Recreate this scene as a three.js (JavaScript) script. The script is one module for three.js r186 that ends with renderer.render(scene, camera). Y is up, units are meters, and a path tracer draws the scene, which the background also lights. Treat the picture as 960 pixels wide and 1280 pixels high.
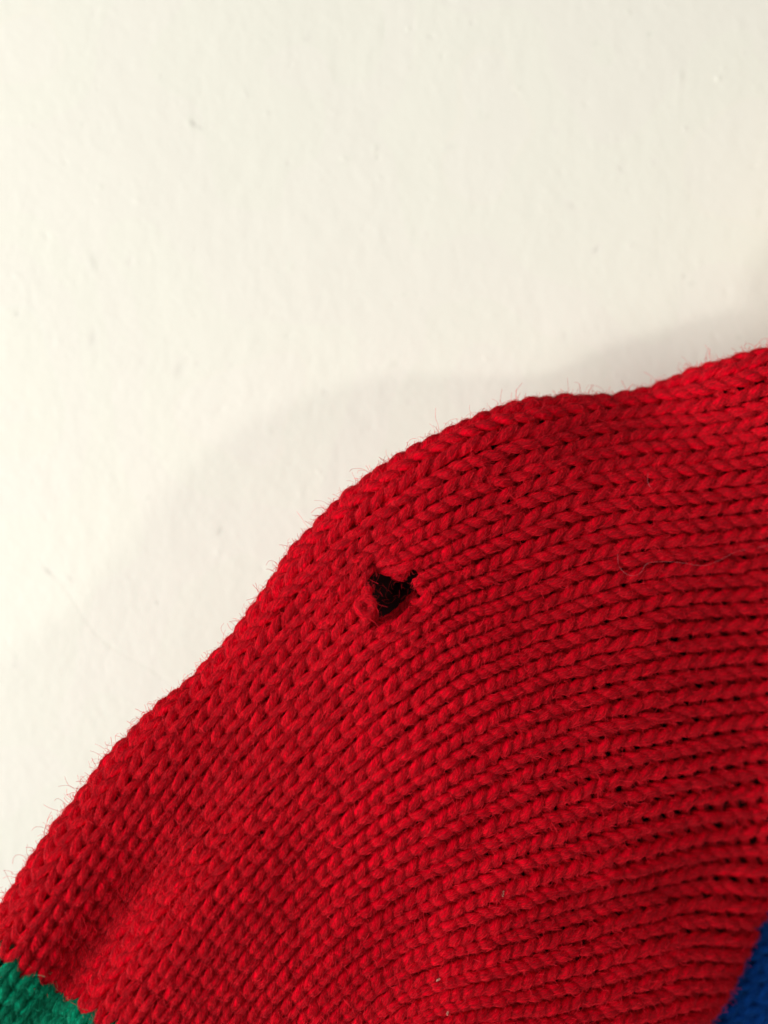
import * as THREE from 'three';
import { mergeGeometries } from 'three/addons/utils/BufferGeometryUtils.js';
import { RectAreaLightUniformsLib } from 'three/addons/lights/RectAreaLightUniformsLib.js';

// ---------------------------------------------------------------- camera, lamps, exposure
const scene = new THREE.Scene();
const MM = 0.001;
const PX = 0.115 * MM;            // one photograph pixel at the depth of the cloth
const ZCLOTH = 32 * MM;           // nominal height of the cloth in front of the wall
const DIST = 140 * MM;            // lens to cloth
const camera = new THREE.PerspectiveCamera(2 * Math.atan(640 * PX / DIST) * 180 / Math.PI, 960 / 1280, 0.01, 20);
camera.position.set(0, 0, ZCLOTH + DIST);
camera.lookAt(0, 0, 0);
camera.focus = DIST - 1.0 * MM;
camera.userData.fStop = 9.5;
scene.add(camera);
scene.background = new THREE.Color(0.0, 0.0, 0.0);

const renderer = new THREE.WebGLRenderer({ antialias: true });
renderer.setSize(768, 1024);
renderer.toneMapping = THREE.LinearToneMapping;
renderer.toneMappingExposure = 1;
renderer.shadowMap.enabled = true;
RectAreaLightUniformsLib.init();
function areaLamp(color, intensity, w, h, from, to) {
  const l = new THREE.RectAreaLight(color, intensity, w, h);
  l.position.set(...from); l.lookAt(...to); scene.add(l);
  return l;
}
// a wide soft window-like lamp to the lower left, a broad room glow in front, a small lamp to the right
areaLamp(new THREE.Color(1.0, 0.965, 0.91), 11.6, 0.70, 0.70, [-0.79, -0.17, 0.59], [0, -0.02, 0]);
areaLamp(new THREE.Color(1.0, 0.955, 0.89), 1.2, 1.4, 1.0, [0.25, 0.80, 0.90], [0, 0, 0]);
areaLamp(new THREE.Color(1.0, 0.95, 0.86), 60, 0.072, 0.072, [0.47, -0.155, 0.66], [0, 0, 0]);

// ---------------------------------------------------------------- helpers
let seed = 20240611;
function rnd() { seed |= 0; seed = (seed + 0x6D2B79F5) | 0; let t = Math.imul(seed ^ (seed >>> 15), 1 | seed); t = (t + Math.imul(t ^ (t >>> 7), 61 | t)) ^ t; return ((t ^ (t >>> 14)) >>> 0) / 4294967296; }
const rs = (a = 1) => (rnd() * 2 - 1) * a;
const gauss = () => (rnd() + rnd() + rnd() + rnd() - 2) * 0.87;
const clamp = (x, a, b) => Math.min(b, Math.max(a, x));
const sstep = (a, b, x) => { const t = clamp((x - a) / (b - a), 0, 1); return t * t * (3 - 2 * t); };
function hash2(ix, iy, s) { let h = Math.imul(ix, 374761393) ^ Math.imul(iy, 668265263) ^ Math.imul(s, 2147483647 ^ 0x9E3779B1); h = Math.imul(h ^ (h >>> 13), 1274126177); return ((h ^ (h >>> 16)) >>> 0) / 4294967296; }
function vnoise(x, y, s = 1, px = 0, py = 0) {          // value noise, optionally periodic
  const ix = Math.floor(x), iy = Math.floor(y), fx = x - ix, fy = y - iy;
  const w = (n, p) => (p ? ((n % p) + p) % p : n);
  const u = fx * fx * (3 - 2 * fx), v = fy * fy * (3 - 2 * fy);
  const a = hash2(w(ix, px), w(iy, py), s), b = hash2(w(ix + 1, px), w(iy, py), s), c = hash2(w(ix, px), w(iy + 1, py), s), d = hash2(w(ix + 1, px), w(iy + 1, py), s);
  return (a + (b - a) * u) * (1 - v) + (c + (d - c) * u) * v;
}
function fbm(x, y, o, s) { let a = 0, k = 0.5, t = 0; for (let i = 0; i < o; i++) { a += k * vnoise(x, y, s + i); t += k; k *= 0.5; x *= 2.03; y *= 2.03; } return a / t; }
function tag(o, label, category, group) { o.userData.label = label; if (category) o.userData.category = category; if (group) o.userData.group = group; return o; }
function dataTex(w, h, fill, srgb) {
  const d = new Uint8Array(w * h * 4);
  for (let y = 0; y < h; y++) for (let x = 0; x < w; x++) { const c = fill(x, y); const i = (y * w + x) * 4; d[i] = clamp(c[0], 0, 255); d[i + 1] = clamp(c[1], 0, 255); d[i + 2] = clamp(c[2], 0, 255); d[i + 3] = 255; }
  const t = new THREE.DataTexture(d, w, h); t.wrapS = t.wrapT = THREE.RepeatWrapping; t.magFilter = THREE.LinearFilter; t.minFilter = THREE.LinearFilter;
  if (srgb) t.colorSpace = THREE.SRGBColorSpace; t.needsUpdate = true; return t;
}
// a place of the photograph, at a height above the wall, as a point of the scene
function place(px, py, z, out = new THREE.Vector3()) {
  const k = PX * (ZCLOTH + DIST - z) / DIST;
  return out.set((px - 480) * k, (640 - py) * k, z);
}

// ---------------------------------------------------------------- the plastered wall
{
  const N = 1024, S = 0.30;                                   // the texture covers 30 cm, one sheet for all that is in view
  const hgt = new Float32Array(N * N), dirt = new Float32Array(N * N);
  for (let y = 0; y < N; y++) for (let x = 0; x < N; x++) {
    const u = x / N, v = y / N;
    hgt[y * N + x] = 0.40 * fbm(u * 26, v * 26, 4, 3) + 0.22 * fbm(u * 120 + 2 * fbm(u * 20, v * 20, 2, 40), v * 60, 3, 11) + 0.14 * fbm(u * 260, v * 260, 2, 23);
  }
  const toTex = (px, py) => { const p = place(px, py, 0); return [(p.x / S + 0.5) * N, (p.y / S + 0.5) * N]; };
  const dab = (px, py, r, dh, dd, sx = 1, ang = 0) => {
    const [cx, cy] = toTex(px, py), R = Math.ceil(r * 3 * Math.max(sx, 1));
    for (let y = -R; y <= R; y++) for (let x = -R; x <= R; x++) {
      const X = Math.round(cx + x), Y = Math.round(cy + y); if (X < 0 || Y < 0 || X >= N || Y >= N) continue;
      const a = (x * Math.cos(ang) + y * Math.sin(ang)) / sx, b = -x * Math.sin(ang) + y * Math.cos(ang), g = Math.exp(-(a * a + b * b) / (r * r));
      hgt[Y * N + X] += dh * g; dirt[Y * N + X] += dd * g;
    }
  };
  dab(241, 154, 1.6, -0.30, 0.16, 1.6, -0.9); dab(248, 160, 1.1, 0.15, 0.10, 1.8, -0.9);
  dab(468, 186, 1.3, 0.25, 0.03, 1.8, 1.2); dab(472, 196, 1.0, -0.25, 0.06, 1.6, 1.3);
  dab(812, 42, 1.2, -0.2, 0.10); dab(897, 99, 1.8, 0.45, -0.03); dab(849, 97, 2.2, 0.3, 0.03, 2, 1.5); dab(856, 161, 1.4, 0.3, 0.05); dab(745, 312, 1.4, -0.25, 0.11, 1.6, 1.0); dab(856, 345, 1.3, -0.2, 0.08);
  dab(508, 37, 1.2, 0.3, -0.02); dab(275, 665, 1.3, -0.22, 0.10, 2.2, 1.0); dab(195, 755, 0.9, -0.2, 0.16); dab(118, 425, 2.2, -0.25, 0.06, 2, 1.4); dab(225, 462, 3.0, -0.18, 0.04, 1.6, 1.1); dab(113, 330, 2.6, 0.2, 0.04, 2.2, 1.8); dab(60, 714, 1.4, -0.22, 0.10, 2.6, -0.7); dab(84, 724, 1.2, 0.2, 0.05, 2, -0.8); dab(332, 142, 1.3, 0.25, 0.03); dab(360, 205, 1.3, -0.2, 0.05); dab(22, 393, 1.2, -0.2, 0.09); dab(485, 458, 1.8, 0.25, 0.02, 2, 0.4); dab(138, 930, 1.4, -0.2, 0.06);
  for (let i = 0; i <= 60; i++) { const t = i / 60; dab(48 + 175 * t + 6 * Math.sin(t * 9), 700 + 190 * t + 14 * Math.sin(t * 5), 0.8, -0.10, 0.035 * (0.4 + vnoise(i * 0.4, 0, 9))); }   // a hairline scratch
  for (let i = 0; i < 240; i++) dab(rnd() * 960, rnd() * 900, 0.6 + rnd() * 1.2, rs(0.22), rnd() < 0.3 ? 0.05 * rnd() : 0, 1 + rnd(), rnd() * 3);
  const bump = dataTex(N, N, (x, y) => { const c = 128 + (hgt[y * N + x] - 0.38) * 150; return [c, c, c]; });
  const map = dataTex(N, N, (x, y) => { const u = x / N, v = y / N, d = 1 - 0.6 * dirt[y * N + x] - 0.018 * (fbm(u * 7, v * 7, 3, 61) - 0.5); return [223 * d, 223.5 * d, 215 * d]; }, true);
  const mat = new THREE.MeshStandardMaterial({ map, bumpMap: bump, bumpScale: 0.00045, roughness: 0.62 });
  const g = new THREE.PlaneGeometry(1.8, 1.8, 240, 240), p = g.attributes.position, uv = g.attributes.uv;
  for (let i = 0; i < p.count; i++) {
    const x = p.getX(i), y = p.getY(i);
    p.setZ(i, 0.0010 * (fbm(x * 16 + 9, y * 16 + 4, 3, 5) - 0.5)); uv.setXY(i, x / S + 0.5, y / S + 0.5);
  }
  g.computeVertexNormals();
  const back = new THREE.BoxGeometry(1.8, 1.8, 0.12); back.translate(0, 0, -0.0625);
  const wall = new THREE.Mesh(mergeGeometries([g, back]), mat);
  wall.name = 'wall'; wall.userData.kind = 'structure'; wall.receiveShadow = wall.castShadow = true;
  tag(wall, 'cream white painted plaster wall with faint scuffs behind the jumper');
  scene.add(wall);
}

// ---------------------------------------------------------------- the lie of the cloth
// course stations (rows of knitting, c) by wale stations (columns of V stitches, k), each where the photograph shows that crossing
const CS = [-12, 0, 13, 26.5, 35, 41.5, 49.5, 60], KS = [0, 5, 10, 15, 20];
const NET = [
  [[-155, 1415], [-56, 1488], [46, 1560], [148, 1632], [250, 1704]],
  [[8, 1174], [107, 1245], [207, 1316], [306, 1388], [404, 1461]],
  [[198, 910], [292, 1003], [384, 1092], [465, 1215], [548, 1328]],
  [[405, 672], [518, 775], [603, 936], [665, 1130], [735, 1318]],
  [[566, 558], [622, 728], [728, 882], [803, 1092], [880, 1275]],
  [[705, 521], [757, 676], [855, 858], [932, 1060], [1005, 1240]],
  [[885, 495], [935, 658], [1022, 838], [1094, 1030], [1164, 1205]],
  [[1112, 430], [1165, 610], [1250, 790], [1320, 980], [1392, 1155]],
];
function spline(xs, get, x) {                                  // smooth curve through uneven stations
  const n = xs.length; let i = 0; while (i < n - 2 && x > xs[i + 1]) i++;
  const slope = (j) => { if (j === 0) return [0, 1].map((e) => (get(1)[e] - get(0)[e]) / (xs[1] - xs[0])); if (j === n - 1) return [0, 1].map((e) => (get(n - 1)[e] - get(n - 2)[e]) / (xs[n - 1] - xs[n - 2])); const a = xs[j] - xs[j - 1], b = xs[j + 1] - xs[j]; return [0, 1].map((e) => ((get(j)[e] - get(j - 1)[e]) / a * b + (get(j + 1)[e] - get(j)[e]) / b * a) / (a + b)); };
  if (x <= xs[0]) { const s = slope(0), p = get(0); return [p[0] + s[0] * (x - xs[0]), p[1] + s[1] * (x - xs[0])]; }
  if (x >= xs[n - 1]) { const s = slope(n - 1), p = get(n - 1); return [p[0] + s[0] * (x - xs[n - 1]), p[1] + s[1] * (x - xs[n - 1])]; }
  const h = xs[i + 1] - xs[i], t = (x - xs[i]) / h, a = get(i), b = get(i + 1), ma = slope(i), mb = slope(i + 1), t2 = t * t, t3 = t2 * t;
  return [0, 1].map((e) => a[e] * (2 * t3 - 3 * t2 + 1) + h * ma[e] * (t3 - 2 * t2 + t) + b[e] * (3 * t2 - 2 * t3) + h * mb[e] * (t3 - t2));
}
const netAt = (c, k) => { const row = CS.map((_, i) => spline(KS, (j) => NET[i][j], k)); return spline(CS, (i) => row[i], c); };
// the net is smooth, so look it up from a fine table
const TC0 = -16, TC1 = 66, TK0 = -9, TK1 = 26, TS = 2, TW = (TC1 - TC0) * TS + 1, TH = (TK1 - TK0) * TS + 1, TAB = [];
for (let j = 0; j < TH; j++) for (let i = 0; i < TW; i++) TAB.push(netAt(TC0 + i / TS, TK0 + j / TS));
for (let pass = 0; pass < 10; pass++) {                        // ease the kinks between stations
  const old = TAB.map((p) => p.slice());
  for (let j = 1; j < TH - 1; j++) for (let i = 1; i < TW - 1; i++) for (let e = 0; e < 2; e++) TAB[j * TW + i][e] = 0.5 * old[j * TW + i][e] + 0.125 * (old[j * TW + i - 1][e] + old[j * TW + i + 1][e] + old[(j - 1) * TW + i][e] + old[(j + 1) * TW + i][e]);
}
function flat(c, k) {
  const x = clamp((c - TC0) * TS, 0, TW - 1.001), y = clamp((k - TK0) * TS, 0, TH - 1.001), i = Math.floor(x), j = Math.floor(y), u = x - i, v = y - j;
  const a = TAB[j * TW + i], b = TAB[j * TW + i + 1], d = TAB[(j + 1) * TW + i], f = TAB[(j + 1) * TW + i + 1];
  return [0, 1].map((e) => (a[e] * (1 - u) + b[e] * u) * (1 - v) + (d[e] * (1 - u) + f[e] * u) * v);
}
// the folded top edge of the cloth
const EDGE = new THREE.SplineCurve([[-330, 1640], [-160, 1395], [0, 1152], [60, 1062], [128, 972], [190, 902], [250, 852], [296, 802], [334, 752], [370, 698], [402, 660], [442, 622], [482, 592], [530, 564], [578, 540], [624, 521], [670, 509], [720, 504], [765, 503], [798, 498], [832, 486], [872, 470], [914, 457], [962, 444], [1030, 424], [1120, 398], [1260, 350]].map((p) => new THREE.Vector2(...p))).getSpacedPoints(420);
// the lower right edge, where the red cloth turns under in front of the blue
const LOWER = new THREE.SplineCurve([[1082, 923], [1012, 1030], [964, 1113], [945, 1146], [927, 1184], [910, 1222], [885, 1264], [853, 1314], [791, 1416]].map((p) => new THREE.Vector2(...p))).getSpacedPoints(120);
function toEdge(line, x, y, sign) {
  let best = 1e18, bi = 0;
  for (let i = 0; i < line.length; i += 6) { const d = (line[i].x - x) ** 2 + (line[i].y - y) ** 2; if (d < best) { best = d; bi = i; } }
  let res = null; best = 1e18;
  for (let i = Math.max(0, bi - 8); i < Math.min(line.length - 1, bi + 8); i++) {
    const a = line[i], b = line[i + 1], dx = b.x - a.x, dy = b.y - a.y, L = dx * dx + dy * dy, t = clamp(((x - a.x) * dx + (y - a.y) * dy) / L, 0, 1), qx = a.x + dx * t, qy = a.y + dy * t, d = (qx - x) ** 2 + (qy - y) ** 2;
    if (d < best) { best = d; const l = Math.sqrt(L); res = { qx, qy, nx: -dy / l * sign, ny: dx / l * sign }; }
  }
  const s = (x - res.qx) * res.nx + (y - res.qy) * res.ny;
  res.d = Math.sign(s || 1) * Math.sqrt(best);
  if (Math.sqrt(best) > 0.01) { res.nx = (x - res.qx) / res.d; res.ny = (y - res.qy) / res.d; }
  return res;
}
const bell = (x, y, cx, cy, ang, rl, rw) => { const a = (x - cx) * Math.cos(ang) + (y - cy) * Math.sin(ang), b = -(x - cx) * Math.sin(ang) + (y - cy) * Math.cos(ang); return Math.exp(-(a * a) / (rl * rl) - (b * b) / (rw * rw)); };
function lift(x, y) {                                          // height of the cloth above the wall, mm
  let h = 35;
  h += 7 * sstep(500, 0, x) * sstep(700, 1200, y);              // the lower left bulges forward
  h -= (17 * sstep(440, 1000, x) + 5 * sstep(780, 1000, x)) * (0.58 + 0.42 * sstep(470, 780, y));                                // the right falls away
  h -= 5.5 * bell(x, y, 115, 1190, -0.9, 170, 45);
  h += 2.0 * bell(x, y, 235, 1160, -0.85, 220, 60);
  h -= 2.8 * bell(x, y, 500, 1180, -0.95, 190, 60);
  h += 2.2 * bell(x, y, 640, 900, -0.35, 240, 120);
  h -= 2.5 * bell(x, y, 870, 545, 0.2, 90, 45);
  h -= 3.5 * bell(x, y, 875, 1085, -0.6, 110, 45); h -= 4.5 * sstep(740, 980, x) * sstep(880, 1080, y);
  h -= 2.2 * bell(x, y, 740, 1120, -0.35, 160, 35);
  h -= 8 * bell(x, y, 775, 485, 0, 110, 90);
  h += 1.4 * bell(x, y, 470, 770, -0.8, 120, 70);
  h += 1.2 * (fbm(x / 110, y / 110, 2, 71) - 0.5);
  return h;
}
const HOLE = [490, 743];
const ROLL = 34, ROLL2 = 36;
function skin(c, k, deep = 0, out = new THREE.Vector3()) {     // a point of the cloth; deep is mm below its face
  let [x, y] = flat(c, k);
  const hx = x - HOLE[0], hy = y - HOLE[1], hr = Math.hypot(hx, hy) + 1e-6;
  if (hr < 130 && deep < 1.5) {
    const th = Math.atan2(hy, hx), pk = (t0, w) => { let q = Math.abs(th - t0); if (q > Math.PI) q = 2 * Math.PI - q; return Math.exp(-((q / w) ** 2)); }, a = (16 + 8 * pk(-0.87, 0.38) + 7 * pk(-2.3, 0.4) + 8 * pk(1.95, 0.4) + 2 * pk(0.3, 0.5)) * Math.exp(-((hr / 42) ** 2));
    x += hx / hr * a; y += hy / hr * a;
  }
  y += 34 * sstep(840, 990, x) * sstep(960, 1120, y);          // the ribs bend down towards the blue
  let drop = 0;
  const e = toEdge(EDGE, x, y, 1), R = ROLL - deep / 0.115;
  let zbase = lift(x, y);
  if (e.d < ROLL) {
    const phi = (e.d - ROLL + ROLL * Math.PI / 2) / ROLL, q = clamp(phi, -1.35, Math.PI / 2), over = phi < -1.35 ? (-1.35 - phi) * ROLL : 0;
    const dd = ROLL - R * Math.cos(q) + over;
    drop = (ROLL - R * Math.sin(q)) * 0.115 + over * 0.02;
    x = e.qx + e.nx * dd; y = e.qy + e.ny * dd;
    zbase = lift(e.qx + e.nx * ROLL, e.qy + e.ny * ROLL);
  } else drop = deep;
  const f = toEdge(LOWER, x, y, 1);
  if (f.d < ROLL2) {
    const phi = (f.d - ROLL2 + ROLL2 * Math.PI / 2) / ROLL2, q = clamp(phi, -0.6, Math.PI / 2), over = phi < -0.6 ? (-0.6 - phi) * ROLL2 : 0, R2 = Math.max(4, ROLL2 - deep / 0.115);
    const dd = ROLL2 - R2 * Math.cos(q) + over * 0.6;
    drop += (ROLL2 - R2 * Math.sin(q)) * 0.115 + over * 0.05 - (e.d < ROLL ? 0 : deep);
    x = f.qx + f.nx * dd; y = f.qy + f.ny * dd;
  }
  return place(x, y, (zbase - drop) * MM, out);
}

// ---------------------------------------------------------------- wool
const YW = 512, YH = 128;
const streak = new Float32Array(YW * YH);
for (let y = 0; y < YH; y++) for (let x = 0; x < YW; x++) {
  const u = x / YW, v = y / YH, vv = v + u * 3;                 // fibres wind along the yarn
  streak[y * YW + x] = 0.5 * vnoise(u * 26, vv * 30, 5, 26, 30) + 0.32 * vnoise(u * 40, vv * 56, 8, 40, 56) + 0.18 * vnoise(u * 14, vv * 9, 3, 14, 9);
}
const yarnBump = dataTex(YW, YH, (x, y) => { const c = 255 * streak[y * YW + x]; return [c, c, c]; });
const yarnMap = dataTex(YW, YH, (x, y) => { const c = 255 * clamp(0.76 + 0.75 * (streak[y * YW + x] - 0.3), 0, 1); return [c, c, c]; });   // linear tint
function wool(r, g, b, sheen) {
  return new THREE.MeshPhysicalMaterial({ color: new THREE.Color().setRGB(r, g, b), map: yarnMap, bumpMap: yarnBump, bumpScale: 0.00016, roughness: 0.88, specularIntensity: 0.06, sheen: 0.5, sheenRoughness: 0.5, sheenColor: new THREE.Color().setRGB(...sheen) });
}
const fibreMat = (r, g, b) => new THREE.MeshPhysicalMaterial({ color: new THREE.Color().setRGB(r, g, b), roughness: 0.8, specularIntensity: 0.15, transmission: 0.25, thickness: 0 });
const WOOL = {
  red: { yarn: wool(0.75, 0.0007, 0.0150, [0.9, 0.02, 0.03]), fibre: fibreMat(0.73, 0.012, 0.028) },
  green: { yarn: wool(0.001, 0.32, 0.17, [0.02, 0.7, 0.4]), fibre: fibreMat(0.008, 0.32, 0.18) },
  blue: { yarn: wool(0.001, 0.036, 0.21, [0.02, 0.2, 0.7]), fibre: fibreMat(0.005, 0.08, 0.34) },
};

// one yarn along a line of points {p, n, r}; returns a tube of three plies wound together
function yarnTube(pts, phase = 0, RAD = 12, capped = true) {
  const n = pts.length, pos = new Float32Array((n * (RAD + 1) + 2) * 3), uv = new Float32Array((n * (RAD + 1) + 2) * 2), idx = [];
  const T = new THREE.Vector3(), B = new THREE.Vector3(), Nn = new THREE.Vector3(); let s = 0; const frames = [];
  for (let i = 0; i < n; i++) {
    T.subVectors(pts[Math.min(n - 1, i + 1)].p, pts[Math.max(0, i - 1)].p).normalize();
    Nn.copy(pts[i].n).addScaledVector(T, -pts[i].n.dot(T)).normalize(); B.crossVectors(T, Nn);
    if (i) s += pts[i].p.distanceTo(pts[i - 1].p);
    frames.push({ p: pts[i].p, T: T.clone(), N: Nn.clone(), B: B.clone(), r: pts[i].r, s });
    for (let j = 0; j <= RAD; j++) {
      const a = j / RAD * Math.PI * 2, rr = pts[i].r * (1 + 0.075 * Math.cos(3 * (a - s * 1500 + phase)) + 0.05 * (pts[i].j || 0) * Math.cos(a + 1));
      const o = (i * (RAD + 1) + j) * 3, cx = Math.cos(a) * rr, cy = Math.sin(a) * rr;
      pos[o] = pts[i].p.x + Nn.x * cx + B.x * cy; pos[o + 1] = pts[i].p.y + Nn.y * cx + B.y * cy; pos[o + 2] = pts[i].p.z + Nn.z * cx + B.z * cy;
      uv[(i * (RAD + 1) + j) * 2] = s / 0.011 + phase; uv[(i * (RAD + 1) + j) * 2 + 1] = j / RAD;
    }
  }
  for (let i = 0; i < n - 1; i++) for (let j = 0; j < RAD; j++) { const a = i * (RAD + 1) + j, b = a + RAD + 1; idx.push(a, a + 1, b, a + 1, b + 1, b); }
  for (const [e, row] of [[0, 0], [1, n - 1]]) {                // rounded-off ends
    const o = n * (RAD + 1) + e, f = frames[row]; pos.set([f.p.x + f.T.x * (e ? 1 : -1) * f.r * 0.5, f.p.y + f.T.y * (e ? 1 : -1) * f.r * 0.5, f.p.z + f.T.z * (e ? 1 : -1) * f.r * 0.5], o * 3);
    if (capped) for (let j = 0; j < RAD; j++) { const a = row * (RAD + 1) + j; e ? idx.push(a, a + 1, o) : idx.push(a + 1, a, o); }
  }
  const g = new THREE.BufferGeometry(); g.setAttribute('position', new THREE.BufferAttribute(pos, 3)); g.setAttribute('uv', new THREE.BufferAttribute(uv, 2)); g.setIndex(idx); g.computeVertexNormals();
  // make the seam smooth
  const nn = g.attributes.normal; for (let i = 0; i < n; i++) { const a = i * (RAD + 1), b = a + RAD; const x = nn.getX(a) + nn.getX(b), y = nn.getY(a) + nn.getY(b), z = nn.getZ(a) + nn.getZ(b), l = Math.hypot(x, y, z) || 1; nn.setXYZ(a, x / l, y / l, z / l); nn.setXYZ(b, x / l, y / l, z / l); }
  return { g, frames };
}

// single wool fibres: bent shapes of unit length (0-3 lie along a yarn, 4-7 short curls, 8-11 long curls), placed many times as fuzz
const HAIR = [];
for (let v = 0; v < 12; v++) {
  seed = 77 + v * 13; const pts = [], a = rs(0.35), b = rs(1), ph = rnd() * 6;
  if (v < 4) for (let i = 0; i <= 8; i++) { const t = i / 8; pts.push(new THREE.Vector3(t - 0.5, 0.08 * Math.sin(t * 3.14) + 0.03 * b * Math.sin(t * 8 + ph), a * (t - 0.5) * (t - 0.5) + 0.03 * Math.sin(t * 6 + ph))); }
  else {
    const p = new THREE.Vector3(), d = new THREE.Vector3(1, 0, 0), ax = new THREE.Vector3(rs(), rs(), rs()).normalize(), n = 24, turn = (v < 8 ? 3.2 : 5.5) * (0.6 + rnd() * 0.8);
    for (let i = 0; i <= n; i++) { pts.push(p.clone()); p.addScaledVector(d, 1 / n); d.applyAxisAngle(ax, turn / n * (0.4 + 1.2 * vnoise(i * 0.22, v, 3)) * (vnoise(i * 0.12, v + 9, 5) > 0.42 ? 1 : -0.8)); ax.add(new THREE.Vector3(rs(0.22), rs(0.22), rs(0.22))).normalize(); }
  }
  HAIR.push(new THREE.TubeGeometry(new THREE.CatmullRomCurve3(pts), v < 4 ? 6 : v < 8 ? 12 : 24, v < 4 ? 0.020 : v < 8 ? 0.015 : 0.0050, 3, false));
}
seed = 4242;
class Fuzz {
  constructor() { this.m = HAIR.map(() => []); this.c = HAIR.map(() => []); }
  add(v, p, X, Y, len, fat, shade) {
    const x = X.clone().normalize(), y = Y.clone().addScaledVector(x, -Y.dot(x)).normalize(), z = new THREE.Vector3().crossVectors(x, y);
    const m = new THREE.Matrix4().makeBasis(x.multiplyScalar(len), y.multiplyScalar(len * fat), z.multiplyScalar(len * fat)); m.setPosition(p);
    this.m[v].push(m); this.c[v].push(shade);
  }
  build(parent, mat, name) {
    HAIR.forEach((g, v) => {
      if (!this.m[v].length) return;
      const im = new THREE.InstancedMesh(g, mat, this.m[v].length), col = new THREE.Color();
      this.m[v].forEach((m, i) => { im.setMatrixAt(i, m); const s = this.c[v][i]; im.setColorAt(i, col.setRGB(s, s, s)); });
      im.name = v ? `${name}_${String(v).padStart(3, '0')}` : name; im.userData.kind = 'stuff'; im.castShadow = im.receiveShadow = true; parent.add(im);
    });
  }
}
const V = () => new THREE.Vector3();
function coat(fuzz, frames, density, o = {}) {                  // fibres lying along a yarn, some standing off
  for (let i = 1; i < frames.length; i++) {
    const f = frames[i]; let want = density * f.p.distanceTo(frames[i - 1].p) * 1000; want = Math.floor(want) + (rnd() < want % 1 ? 1 : 0);
    for (let q = 0; q < want; q++) {
      const a = gauss() * 1.15, N = f.N.clone().multiplyScalar(Math.cos(a)).addScaledVector(f.B, Math.sin(a)), side = V().crossVectors(f.T, N);
      const loose = rnd(), tw = -0.35 + gauss() * 0.45;
      const X = f.T.clone().multiplyScalar(Math.cos(tw)).addScaledVector(side, Math.sin(tw));
      if (loose < 0.80) { const len = (0.7 + rnd() * 1.0) * MM; fuzz.add(Math.floor(rnd() * 4), f.p.clone().addScaledVector(N, f.r * (0.97 + rnd() * 0.08)).addScaledVector(N, -0.03 * len), X, N, len, 1.0 * MM / len, 0.6 + Math.pow(rnd(), 3) * 1.1); }
      else if (loose < 0.965) { X.addScaledVector(N, rs(0.7)); const len = (0.5 + rnd() * 1.1) * MM; fuzz.add(Math.floor(rnd() * 6), f.p.clone().addScaledVector(N, f.r * (1.0 + rnd() * 0.22)), X, N, len, 0.9, 0.8 + rnd() * 0.6); }
      else { X.multiplyScalar(rs(1)).addScaledVector(N, 0.3 + rnd() * 0.6).addScaledVector(side, rs(0.8)); const len = (0.6 + rnd() * 1.5) * MM; fuzz.add(4 + Math.floor(rnd() * 4), f.p.clone().addScaledVector(N, f.r * 0.9), X, side, len, 1, 0.85 + rnd() * 0.5); }
    }
  }
}

// ---------------------------------------------------------------- the jumper
const jumper = new THREE.Group(); jumper.name = 'knitted_jumper';
tag(jumper, 'red knitted wool jumper with a hole, green and blue bands at its corners', 'jumper');
const clothAt = skin(24, 8); jumper.position.set(0, 0, 0);
scene.add(jumper);
const holeCK = (() => { let best = 1e9, r = [0, 0]; for (let c = 20; c < 45; c += 0.25) for (let k = 0; k < 9; k += 0.1) { const p = flat(c, k), d = Math.hypot(p[0] - HOLE[0], p[1] - HOLE[1]); if (d < best) { best = d; r = [c, k]; } } return r; })();
console.log('hole at course, wale', holeCK.join(' '));

const SAMPLES = 26, RISE = 0.96, DEPTH = 0.84;
const jit = (c, k, s) => vnoise(c * 0.9 + 31, k * 0.9 + 57, s) - 0.5;
function loopPoint(c, t, leg, rib) {                                // t counts stitches across the row
  const a = t * Math.PI * 2, kk = Math.floor(t);
  const jk = 0.11 * (1 - 0.5 * rib) * jit(c, t, 5) + 0.06 * (hash2(c + 90, kk + 40, 3) - 0.5), jc = 0.28 * jit(c * 1.3, t * 1.1, 9);
  const k0 = t + leg * (1 + 0.20 * jit(c * 2, t * 2, 21)) * Math.sin(2 * a), k = k0 + (-0.006 + 0.034 * rib) * Math.sin(2 * Math.PI * k0) + jk;
  const cc = c + RISE * -Math.cos(a) * (1 + 0.12 * jit(c * 2.1, t * 1.7, 33)) + jc;
  const z = DEPTH * -Math.cos(2 * a) - (0.04 + 0.38 * rib) * Math.cos(2 * Math.PI * k0) + 0.32 * jit(c * 1.7, t * 1.9, 14);
  return [cc, k, z];
}
const P0 = V(), P1 = V(), P2 = V(), A = V(), Bv = V();
function onSkin(surf, c, k, z, width) {
  const e = 0.12; surf(c, k, 0, P0); surf(c + e, k, 0, P1); surf(c, k + e, 0, P2);
  A.subVectors(P1, P0); Bv.subVectors(P2, P0); const n = V().crossVectors(Bv, A).normalize(); if (n.z < 0 && surf.flipless) n.negate();
  return { p: P0.clone().addScaledVector(n, z * MM), n, w: Bv.length() / e, h: A.length() / e };
}
const inView = (p, m) => { const q = (ZCLOTH + DIST) / (ZCLOTH + DIST - p.z) ; const kk = PX * (ZCLOTH + DIST - p.z) / DIST; const x = p.x / kk + 480, y = 640 - p.y / kk; return x > -m && x < 960 + m && y > -m && y < 1280 + m; };

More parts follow.
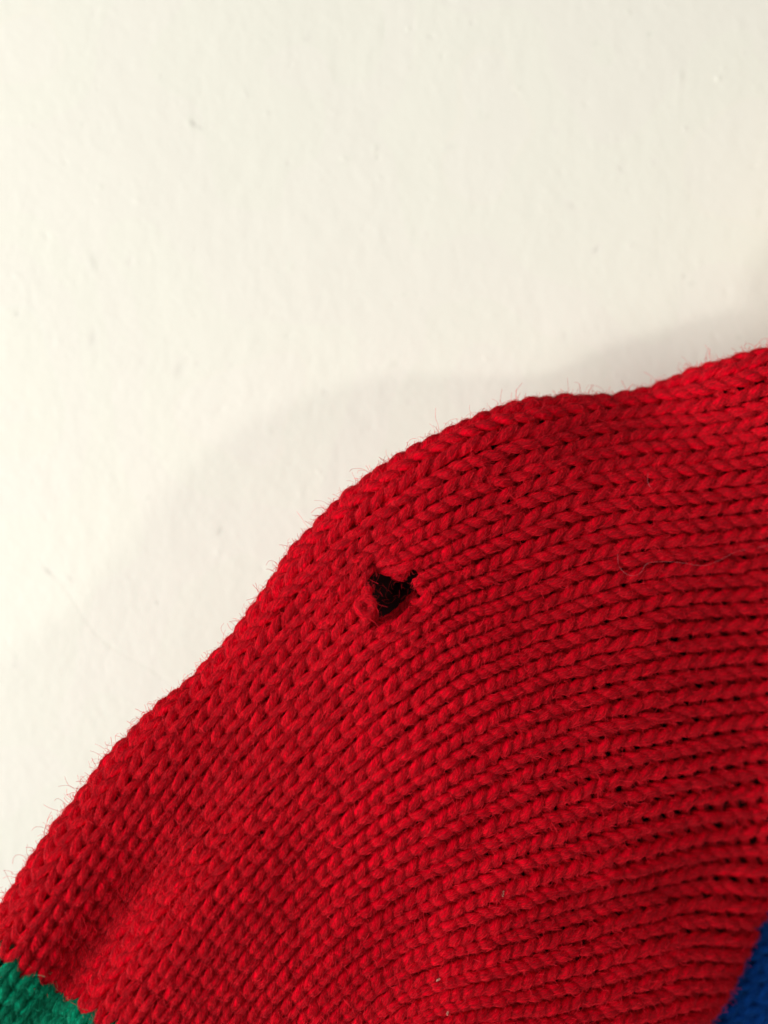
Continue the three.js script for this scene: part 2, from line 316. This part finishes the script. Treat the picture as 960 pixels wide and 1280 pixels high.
// where the cloth is gathered (towards the bottom, left of the middle) its columns stand up as narrow ribs
function ribbed(p) { const kk = PX * (ZCLOTH + DIST - p.z) / DIST, x = p.x / kk + 480, y = 640 - p.y / kk; return 0.16 + 0.84 * sstep(880, 1080, y + 0.25 * x) * sstep(760, 470, x) * sstep(90, 230, x + 0.3 * (y - 1000)); }
function knit(surf, c, k0, k1, mat, parent, fuzz, { cut = null, dense = 36, rad = 12, margin = 130 } = {}) {
  const runs = []; let run = [];
  for (let i = 0; i <= (k1 - k0) * SAMPLES; i++) {
    const t = k0 + i / SAMPLES, near = onSkin(surf, c, t, 0), rib = ribbed(near.p), [cc, k, z] = loopPoint(c, t, clamp(0.085 + (0.150 - 0.035 * rib) * near.h / near.w, 0.14, 0.22), rib), o = onSkin(surf, cc, k, z);
    if (!inView(o.p, margin) || (cut && cut(cc, k))) { if (run.length > 8) runs.push(run); run = []; continue; }
    const r = clamp(0.212 * o.w, 0.61 * MM, 0.75 * MM) * (0.90 + 0.20 * vnoise(c * 3.1, t * 2.3, 17));
    run.push({ p: o.p, n: o.n, r: Math.min(r, 0.40 * o.h + 0.1 * MM), j: rs(1) });
  }
  if (run.length > 8) runs.push(run);
  for (const rn of runs) {                                       // every unbroken length of yarn is a piece
    const y = yarnTube(rn, rnd() * 5, rad); coat(fuzz, y.frames.filter((f) => f.N.z > -0.45), dense);
    const mesh = new THREE.Mesh(y.g, mat); mesh.castShadow = mesh.receiveShadow = true; mesh.name = named('yarn_row', parent.children.length); parent.add(mesh);
  }
}
function named(base, i) { return i ? `${base}_${String(i).padStart(3, '0')}` : base; }

const stripe = (name, label) => { const g = new THREE.Group(); g.name = name; g.userData.label = label; jumper.add(g); return g; };
const redStripe = stripe('red_stripe', 'wide red band of stocking stitch with a hole near its folded edge');
const greenStripe = stripe('green_stripe', 'green band of stocking stitch at the lower left corner');
const fz = { red: new Fuzz(), green: new Fuzz(), blue: new Fuzz() };
const hc = Math.round(holeCK[0]);
const cutAt = (row) => (c, k) => { const p = flat(c, k), r = Math.hypot(p[0] - HOLE[0], p[1] - HOLE[1]); return r < 14.5 || (row === hc && Math.abs(k - holeCK[1]) < 0.75); };
for (let c = 0; c <= 64; c++) knit(skin, c, -4, 25, WOOL.red.yarn, redStripe, fz.red, { cut: Math.abs(c - hc) < 3 ? cutAt(c) : null });
for (let c = -14; c < 0; c++) knit(skin, c, -4, 22, WOOL.green.yarn, greenStripe, fz.green);

// loose yarn at the hole: the dropped stitch curled up into a ring, and a broken end
{
  const at = (x, y, up) => { const z = (lift(x, y) + up) * MM; return { p: place(x, y, z), n: new THREE.Vector3(0, 0, 1), r: 0.66 * MM, j: rs(1) }; };
  const ring = [];
  for (let i = 0; i <= 44; i++) { const t = i / 44, a = 0.95 + t * 6.1, rr = 10 - 3.6 * t * t; ring.push(at(458 + Math.cos(a) * rr, 757 + Math.sin(a) * rr, 2.4 + 0.4 * Math.sin(t * 3) )); }
  const tail = []; for (let i = 12; i > 0; i--) { const t = i / 12; tail.push(at(464 - 14 * t, 766 + 26 * t, 2.3 - 2.2 * t)); }
  const y1 = yarnTube([...tail, ...ring], 1.2, 14); const m1 = new THREE.Mesh(y1.g, WOOL.red.yarn); m1.name = 'dropped_stitch_loop'; m1.castShadow = m1.receiveShadow = true;
  m1.userData.label = 'red loop of a dropped stitch curled at the left rim of the hole'; jumper.add(m1); coat(fz.red, y1.frames, 38);
  const end = []; for (let i = 0; i <= 16; i++) { const t = i / 16; end.push(at(486 + 24 * t + 2 * Math.sin(t * 4), 709 + 11 * Math.sin(t * 3.14) + 2 * t, -0.3 - 0.5 * Math.sin(t * 3))); }
  const y2 = yarnTube(end, 3.1, 12); const m2 = new THREE.Mesh(y2.g, WOOL.red.yarn); m2.name = 'broken_yarn'; m2.castShadow = m2.receiveShadow = true;
  m2.userData.label = 'red strand of yarn hanging along the upper rim of the hole'; jumper.add(m2); coat(fz.red, y2.frames, 34);
  const deep = []; for (let i = 0; i <= 16; i++) { const t = i / 16; deep.push(at(520 - 44 * t, 742 + 36 * t + 5 * Math.sin(t * 3), -3.4 - 0.4 * Math.sin(t * 3))); }
  const y3 = yarnTube(deep, 0.4, 12); const m3 = new THREE.Mesh(y3.g, WOOL.red.yarn); m3.name = 'broken_yarn_001'; m3.castShadow = m3.receiveShadow = true;
  m3.userData.label = 'red strand of yarn deep in the shade at the lower right of the hole'; jumper.add(m3); coat(fz.red, y3.frames, 34);
  for (let i = 0; i < 46; i++) { const x = HOLE[0] + rs(27), y = HOLE[1] + rs(30), len = (0.8 + 2.2 * rnd() * rnd()) * MM; fz.red.add((len > 1.6 * MM ? 8 : 4) + Math.floor(rnd() * 4), place(x, y, (lift(x, y) + rs(1.0)) * MM), new THREE.Vector3(rs(), rs(), rs(0.3)), new THREE.Vector3(rs(), rs(), 1), len, 1, 0.7 + rnd() * 0.5); }
}

// the dark layer worn inside, seen through the hole and between stitches
{
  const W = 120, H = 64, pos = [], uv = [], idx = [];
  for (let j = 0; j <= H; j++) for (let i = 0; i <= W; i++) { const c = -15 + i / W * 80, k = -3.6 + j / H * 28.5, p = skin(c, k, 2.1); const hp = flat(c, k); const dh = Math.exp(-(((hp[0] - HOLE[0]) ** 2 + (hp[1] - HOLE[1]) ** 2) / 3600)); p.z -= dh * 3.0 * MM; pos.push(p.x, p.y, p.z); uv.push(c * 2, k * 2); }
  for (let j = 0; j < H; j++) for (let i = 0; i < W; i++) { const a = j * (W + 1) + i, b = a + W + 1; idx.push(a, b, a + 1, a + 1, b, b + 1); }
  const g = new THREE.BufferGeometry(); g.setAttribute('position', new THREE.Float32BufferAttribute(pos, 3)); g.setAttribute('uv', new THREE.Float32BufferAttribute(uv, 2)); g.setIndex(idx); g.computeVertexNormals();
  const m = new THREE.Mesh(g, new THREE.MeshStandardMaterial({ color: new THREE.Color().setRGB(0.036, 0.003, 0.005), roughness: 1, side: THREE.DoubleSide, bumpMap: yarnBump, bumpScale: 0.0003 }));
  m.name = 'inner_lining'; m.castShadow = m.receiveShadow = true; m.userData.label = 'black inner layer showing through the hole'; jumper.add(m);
}

// the blue stripe, lying deeper behind the lower right edge
{
  const blueStripe = stripe('blue_stripe', 'dark blue knitted band lying behind the lower right edge of the red');
  const U = [20.5, -11], Wv = [13, 27];
  const blue = (c, k, deep = 0, out = V()) => { const x = 880 + c * U[0] + k * Wv[0], y = 1130 + c * U[1] + k * Wv[1]; return place(x, y, (3.6 + 1.5 * sstep(1130, 1300, y) - deep + 0.9 * (fbm(x / 60, y / 60, 2, 8) - 0.5)) * MM, out); };
  for (let c = -6; c <= 14; c++) knit(blue, c, -7, 9, WOOL.blue.yarn, blueStripe, fz.blue, { margin: 90, dense: 16 });
  fz.blue.build(blueStripe, WOOL.blue.fibre, 'wool_fuzz');
}
// the body of the jumper, gathered up beyond the right border of the picture
{
  const W = 30, H = 40, pos = [], uv = [], idx = [];
  for (let j = 0; j <= H; j++) for (let i = 0; i <= W; i++) { const u = i / W, v = j / H, p = place(1050 + 420 * u + 95 * (1 - v) * (1 - v), 120 + 480 * v, (3 + 30 * Math.sin(Math.min(1, u * 2.2) * 1.57) + 2 * Math.sin(v * 11 + u * 6)) * MM); pos.push(p.x, p.y, p.z); uv.push(u * 8, v * 12); }
  for (let j = 0; j < H; j++) for (let i = 0; i < W; i++) { const a = j * (W + 1) + i, b = a + W + 1; idx.push(a, b, a + 1, a + 1, b, b + 1); }
  const g = new THREE.BufferGeometry(); g.setAttribute('position', new THREE.Float32BufferAttribute(pos, 3)); g.setAttribute('uv', new THREE.Float32BufferAttribute(uv, 2)); g.setIndex(idx); g.computeVertexNormals();
  const m = new THREE.Mesh(g, wool(0.42, 0.25, 0.10, [0.5, 0.4, 0.2])); m.name = 'body_panel'; m.castShadow = m.receiveShadow = true; jumper.add(m);
}
// flyaway fibres along the folded edge
{
  for (let i = 0; i < 1200; i++) {
    const s = rnd(), c = -4 + s * 60, k = -1.6 + gauss() * 1.3, o = onSkin(skin, c, k, 0);
    if (!inView(o.p, 40)) continue;
    const kk = o.n.clone(), X = kk.clone().add(new THREE.Vector3(rs(0.9), rs(0.9), rs(0.9))), Y = new THREE.Vector3(rs(1), rs(1), rs(1));
    const len = (0.7 + Math.pow(rnd(), 2.2) * 4.2) * MM;
    fz.red.add((len > 1.6 * MM ? 8 : 4) + Math.floor(rnd() * 4), o.p.clone().addScaledVector(o.n, 0.8 * MM), X, Y, len, 1, 0.9 + rnd() * 0.5);
  }
}
fz.red.build(redStripe, WOOL.red.fibre, 'wool_fuzz');
fz.green.build(greenStripe, WOOL.green.fibre, 'wool_fuzz');

// ---------------------------------------------------------------- lint caught on the wool
{
  const lintMat = new THREE.MeshStandardMaterial({ color: new THREE.Color().setRGB(0.50, 0.25, 0.19), roughness: 0.9 });
  const spots = [
    ['pale speck of lint on the red wool, the largest, right of the dark valley', 629, 1117, 1.0, 1.5],
    ['curled pale shred of lint on the red wool near the bottom edge', 548, 1225, 0.75, 0.6],
    ['pale speck of lint nearest the bottom edge of the red wool', 560, 1266, 0.75, 1.45],
  ];
  for (const [label, x, y, size, turn] of spots) {
    const z = (lift(x, y) + 1.35) * MM, pts = [];
    for (let i = 0; i <= 7; i++) { const t = i / 7; pts.push(new THREE.Vector3((t - 0.5) * size * 0.75 * MM, Math.sin(t * 3.6) * 0.22 * size * MM, Math.sin(t * 2.6 + 1) * 0.12 * MM)); }
    const g1 = new THREE.TubeGeometry(new THREE.CatmullRomCurve3(pts), 14, 0.10 * size * MM, 6, false);
    const g2 = new THREE.TubeGeometry(new THREE.CatmullRomCurve3(pts.map((p, i) => new THREE.Vector3(p.x * 0.7 + 0.1 * MM, p.y * -0.8 + 0.1 * MM, p.z + 0.05 * MM))), 12, 0.055 * size * MM, 5, false);
    const m = new THREE.Mesh(mergeGeometries([g1, g2]), lintMat); m.position.copy(place(x, y, z)); m.rotation.z = turn; m.name = scene.getObjectByName('lint_speck') ? `lint_speck_${String(scene.children.filter((o) => o.name.startsWith('lint_speck')).length).padStart(3, '0')}` : 'lint_speck';
    m.castShadow = m.receiveShadow = true; tag(m, label, 'lint'); scene.add(m);
  }
  const hair = (name, label, pts, rad) => {
    const g = new THREE.TubeGeometry(new THREE.CatmullRomCurve3(pts.map(([x, y, up]) => place(x, y, (lift(x, y) + 1.5 + up) * MM))), 60, rad * MM, 4, false);
    const m = new THREE.Mesh(g, new THREE.MeshStandardMaterial({ color: new THREE.Color().setRGB(0.60, 0.22, 0.25), roughness: 0.8 })); m.name = name; m.castShadow = m.receiveShadow = true; tag(m, label, 'hair'); scene.add(m);
  };
  hair('loose_hair', 'long pale hair lying across the red ribs to the right border', [[772, 690, 0], [774, 708, 0.2], [786, 719, 0.3], [800, 717, 0.3], [808, 705, 0.3], [830, 702, 0.2], [856, 704, 0.4], [880, 707, 0.4], [900, 700, 0.3], [920, 690, 0.4], [945, 685, 0.3], [975, 678, 0.3]], 0.013);
  hair('loose_hair_001', 'short curved pale hair on the red ribs below the dip of the edge', [[814, 583, 0], [810, 593, 0.2], [810, 603, 0.3], [815, 612, 0.1]], 0.013);
}
renderer.render(scene, camera);
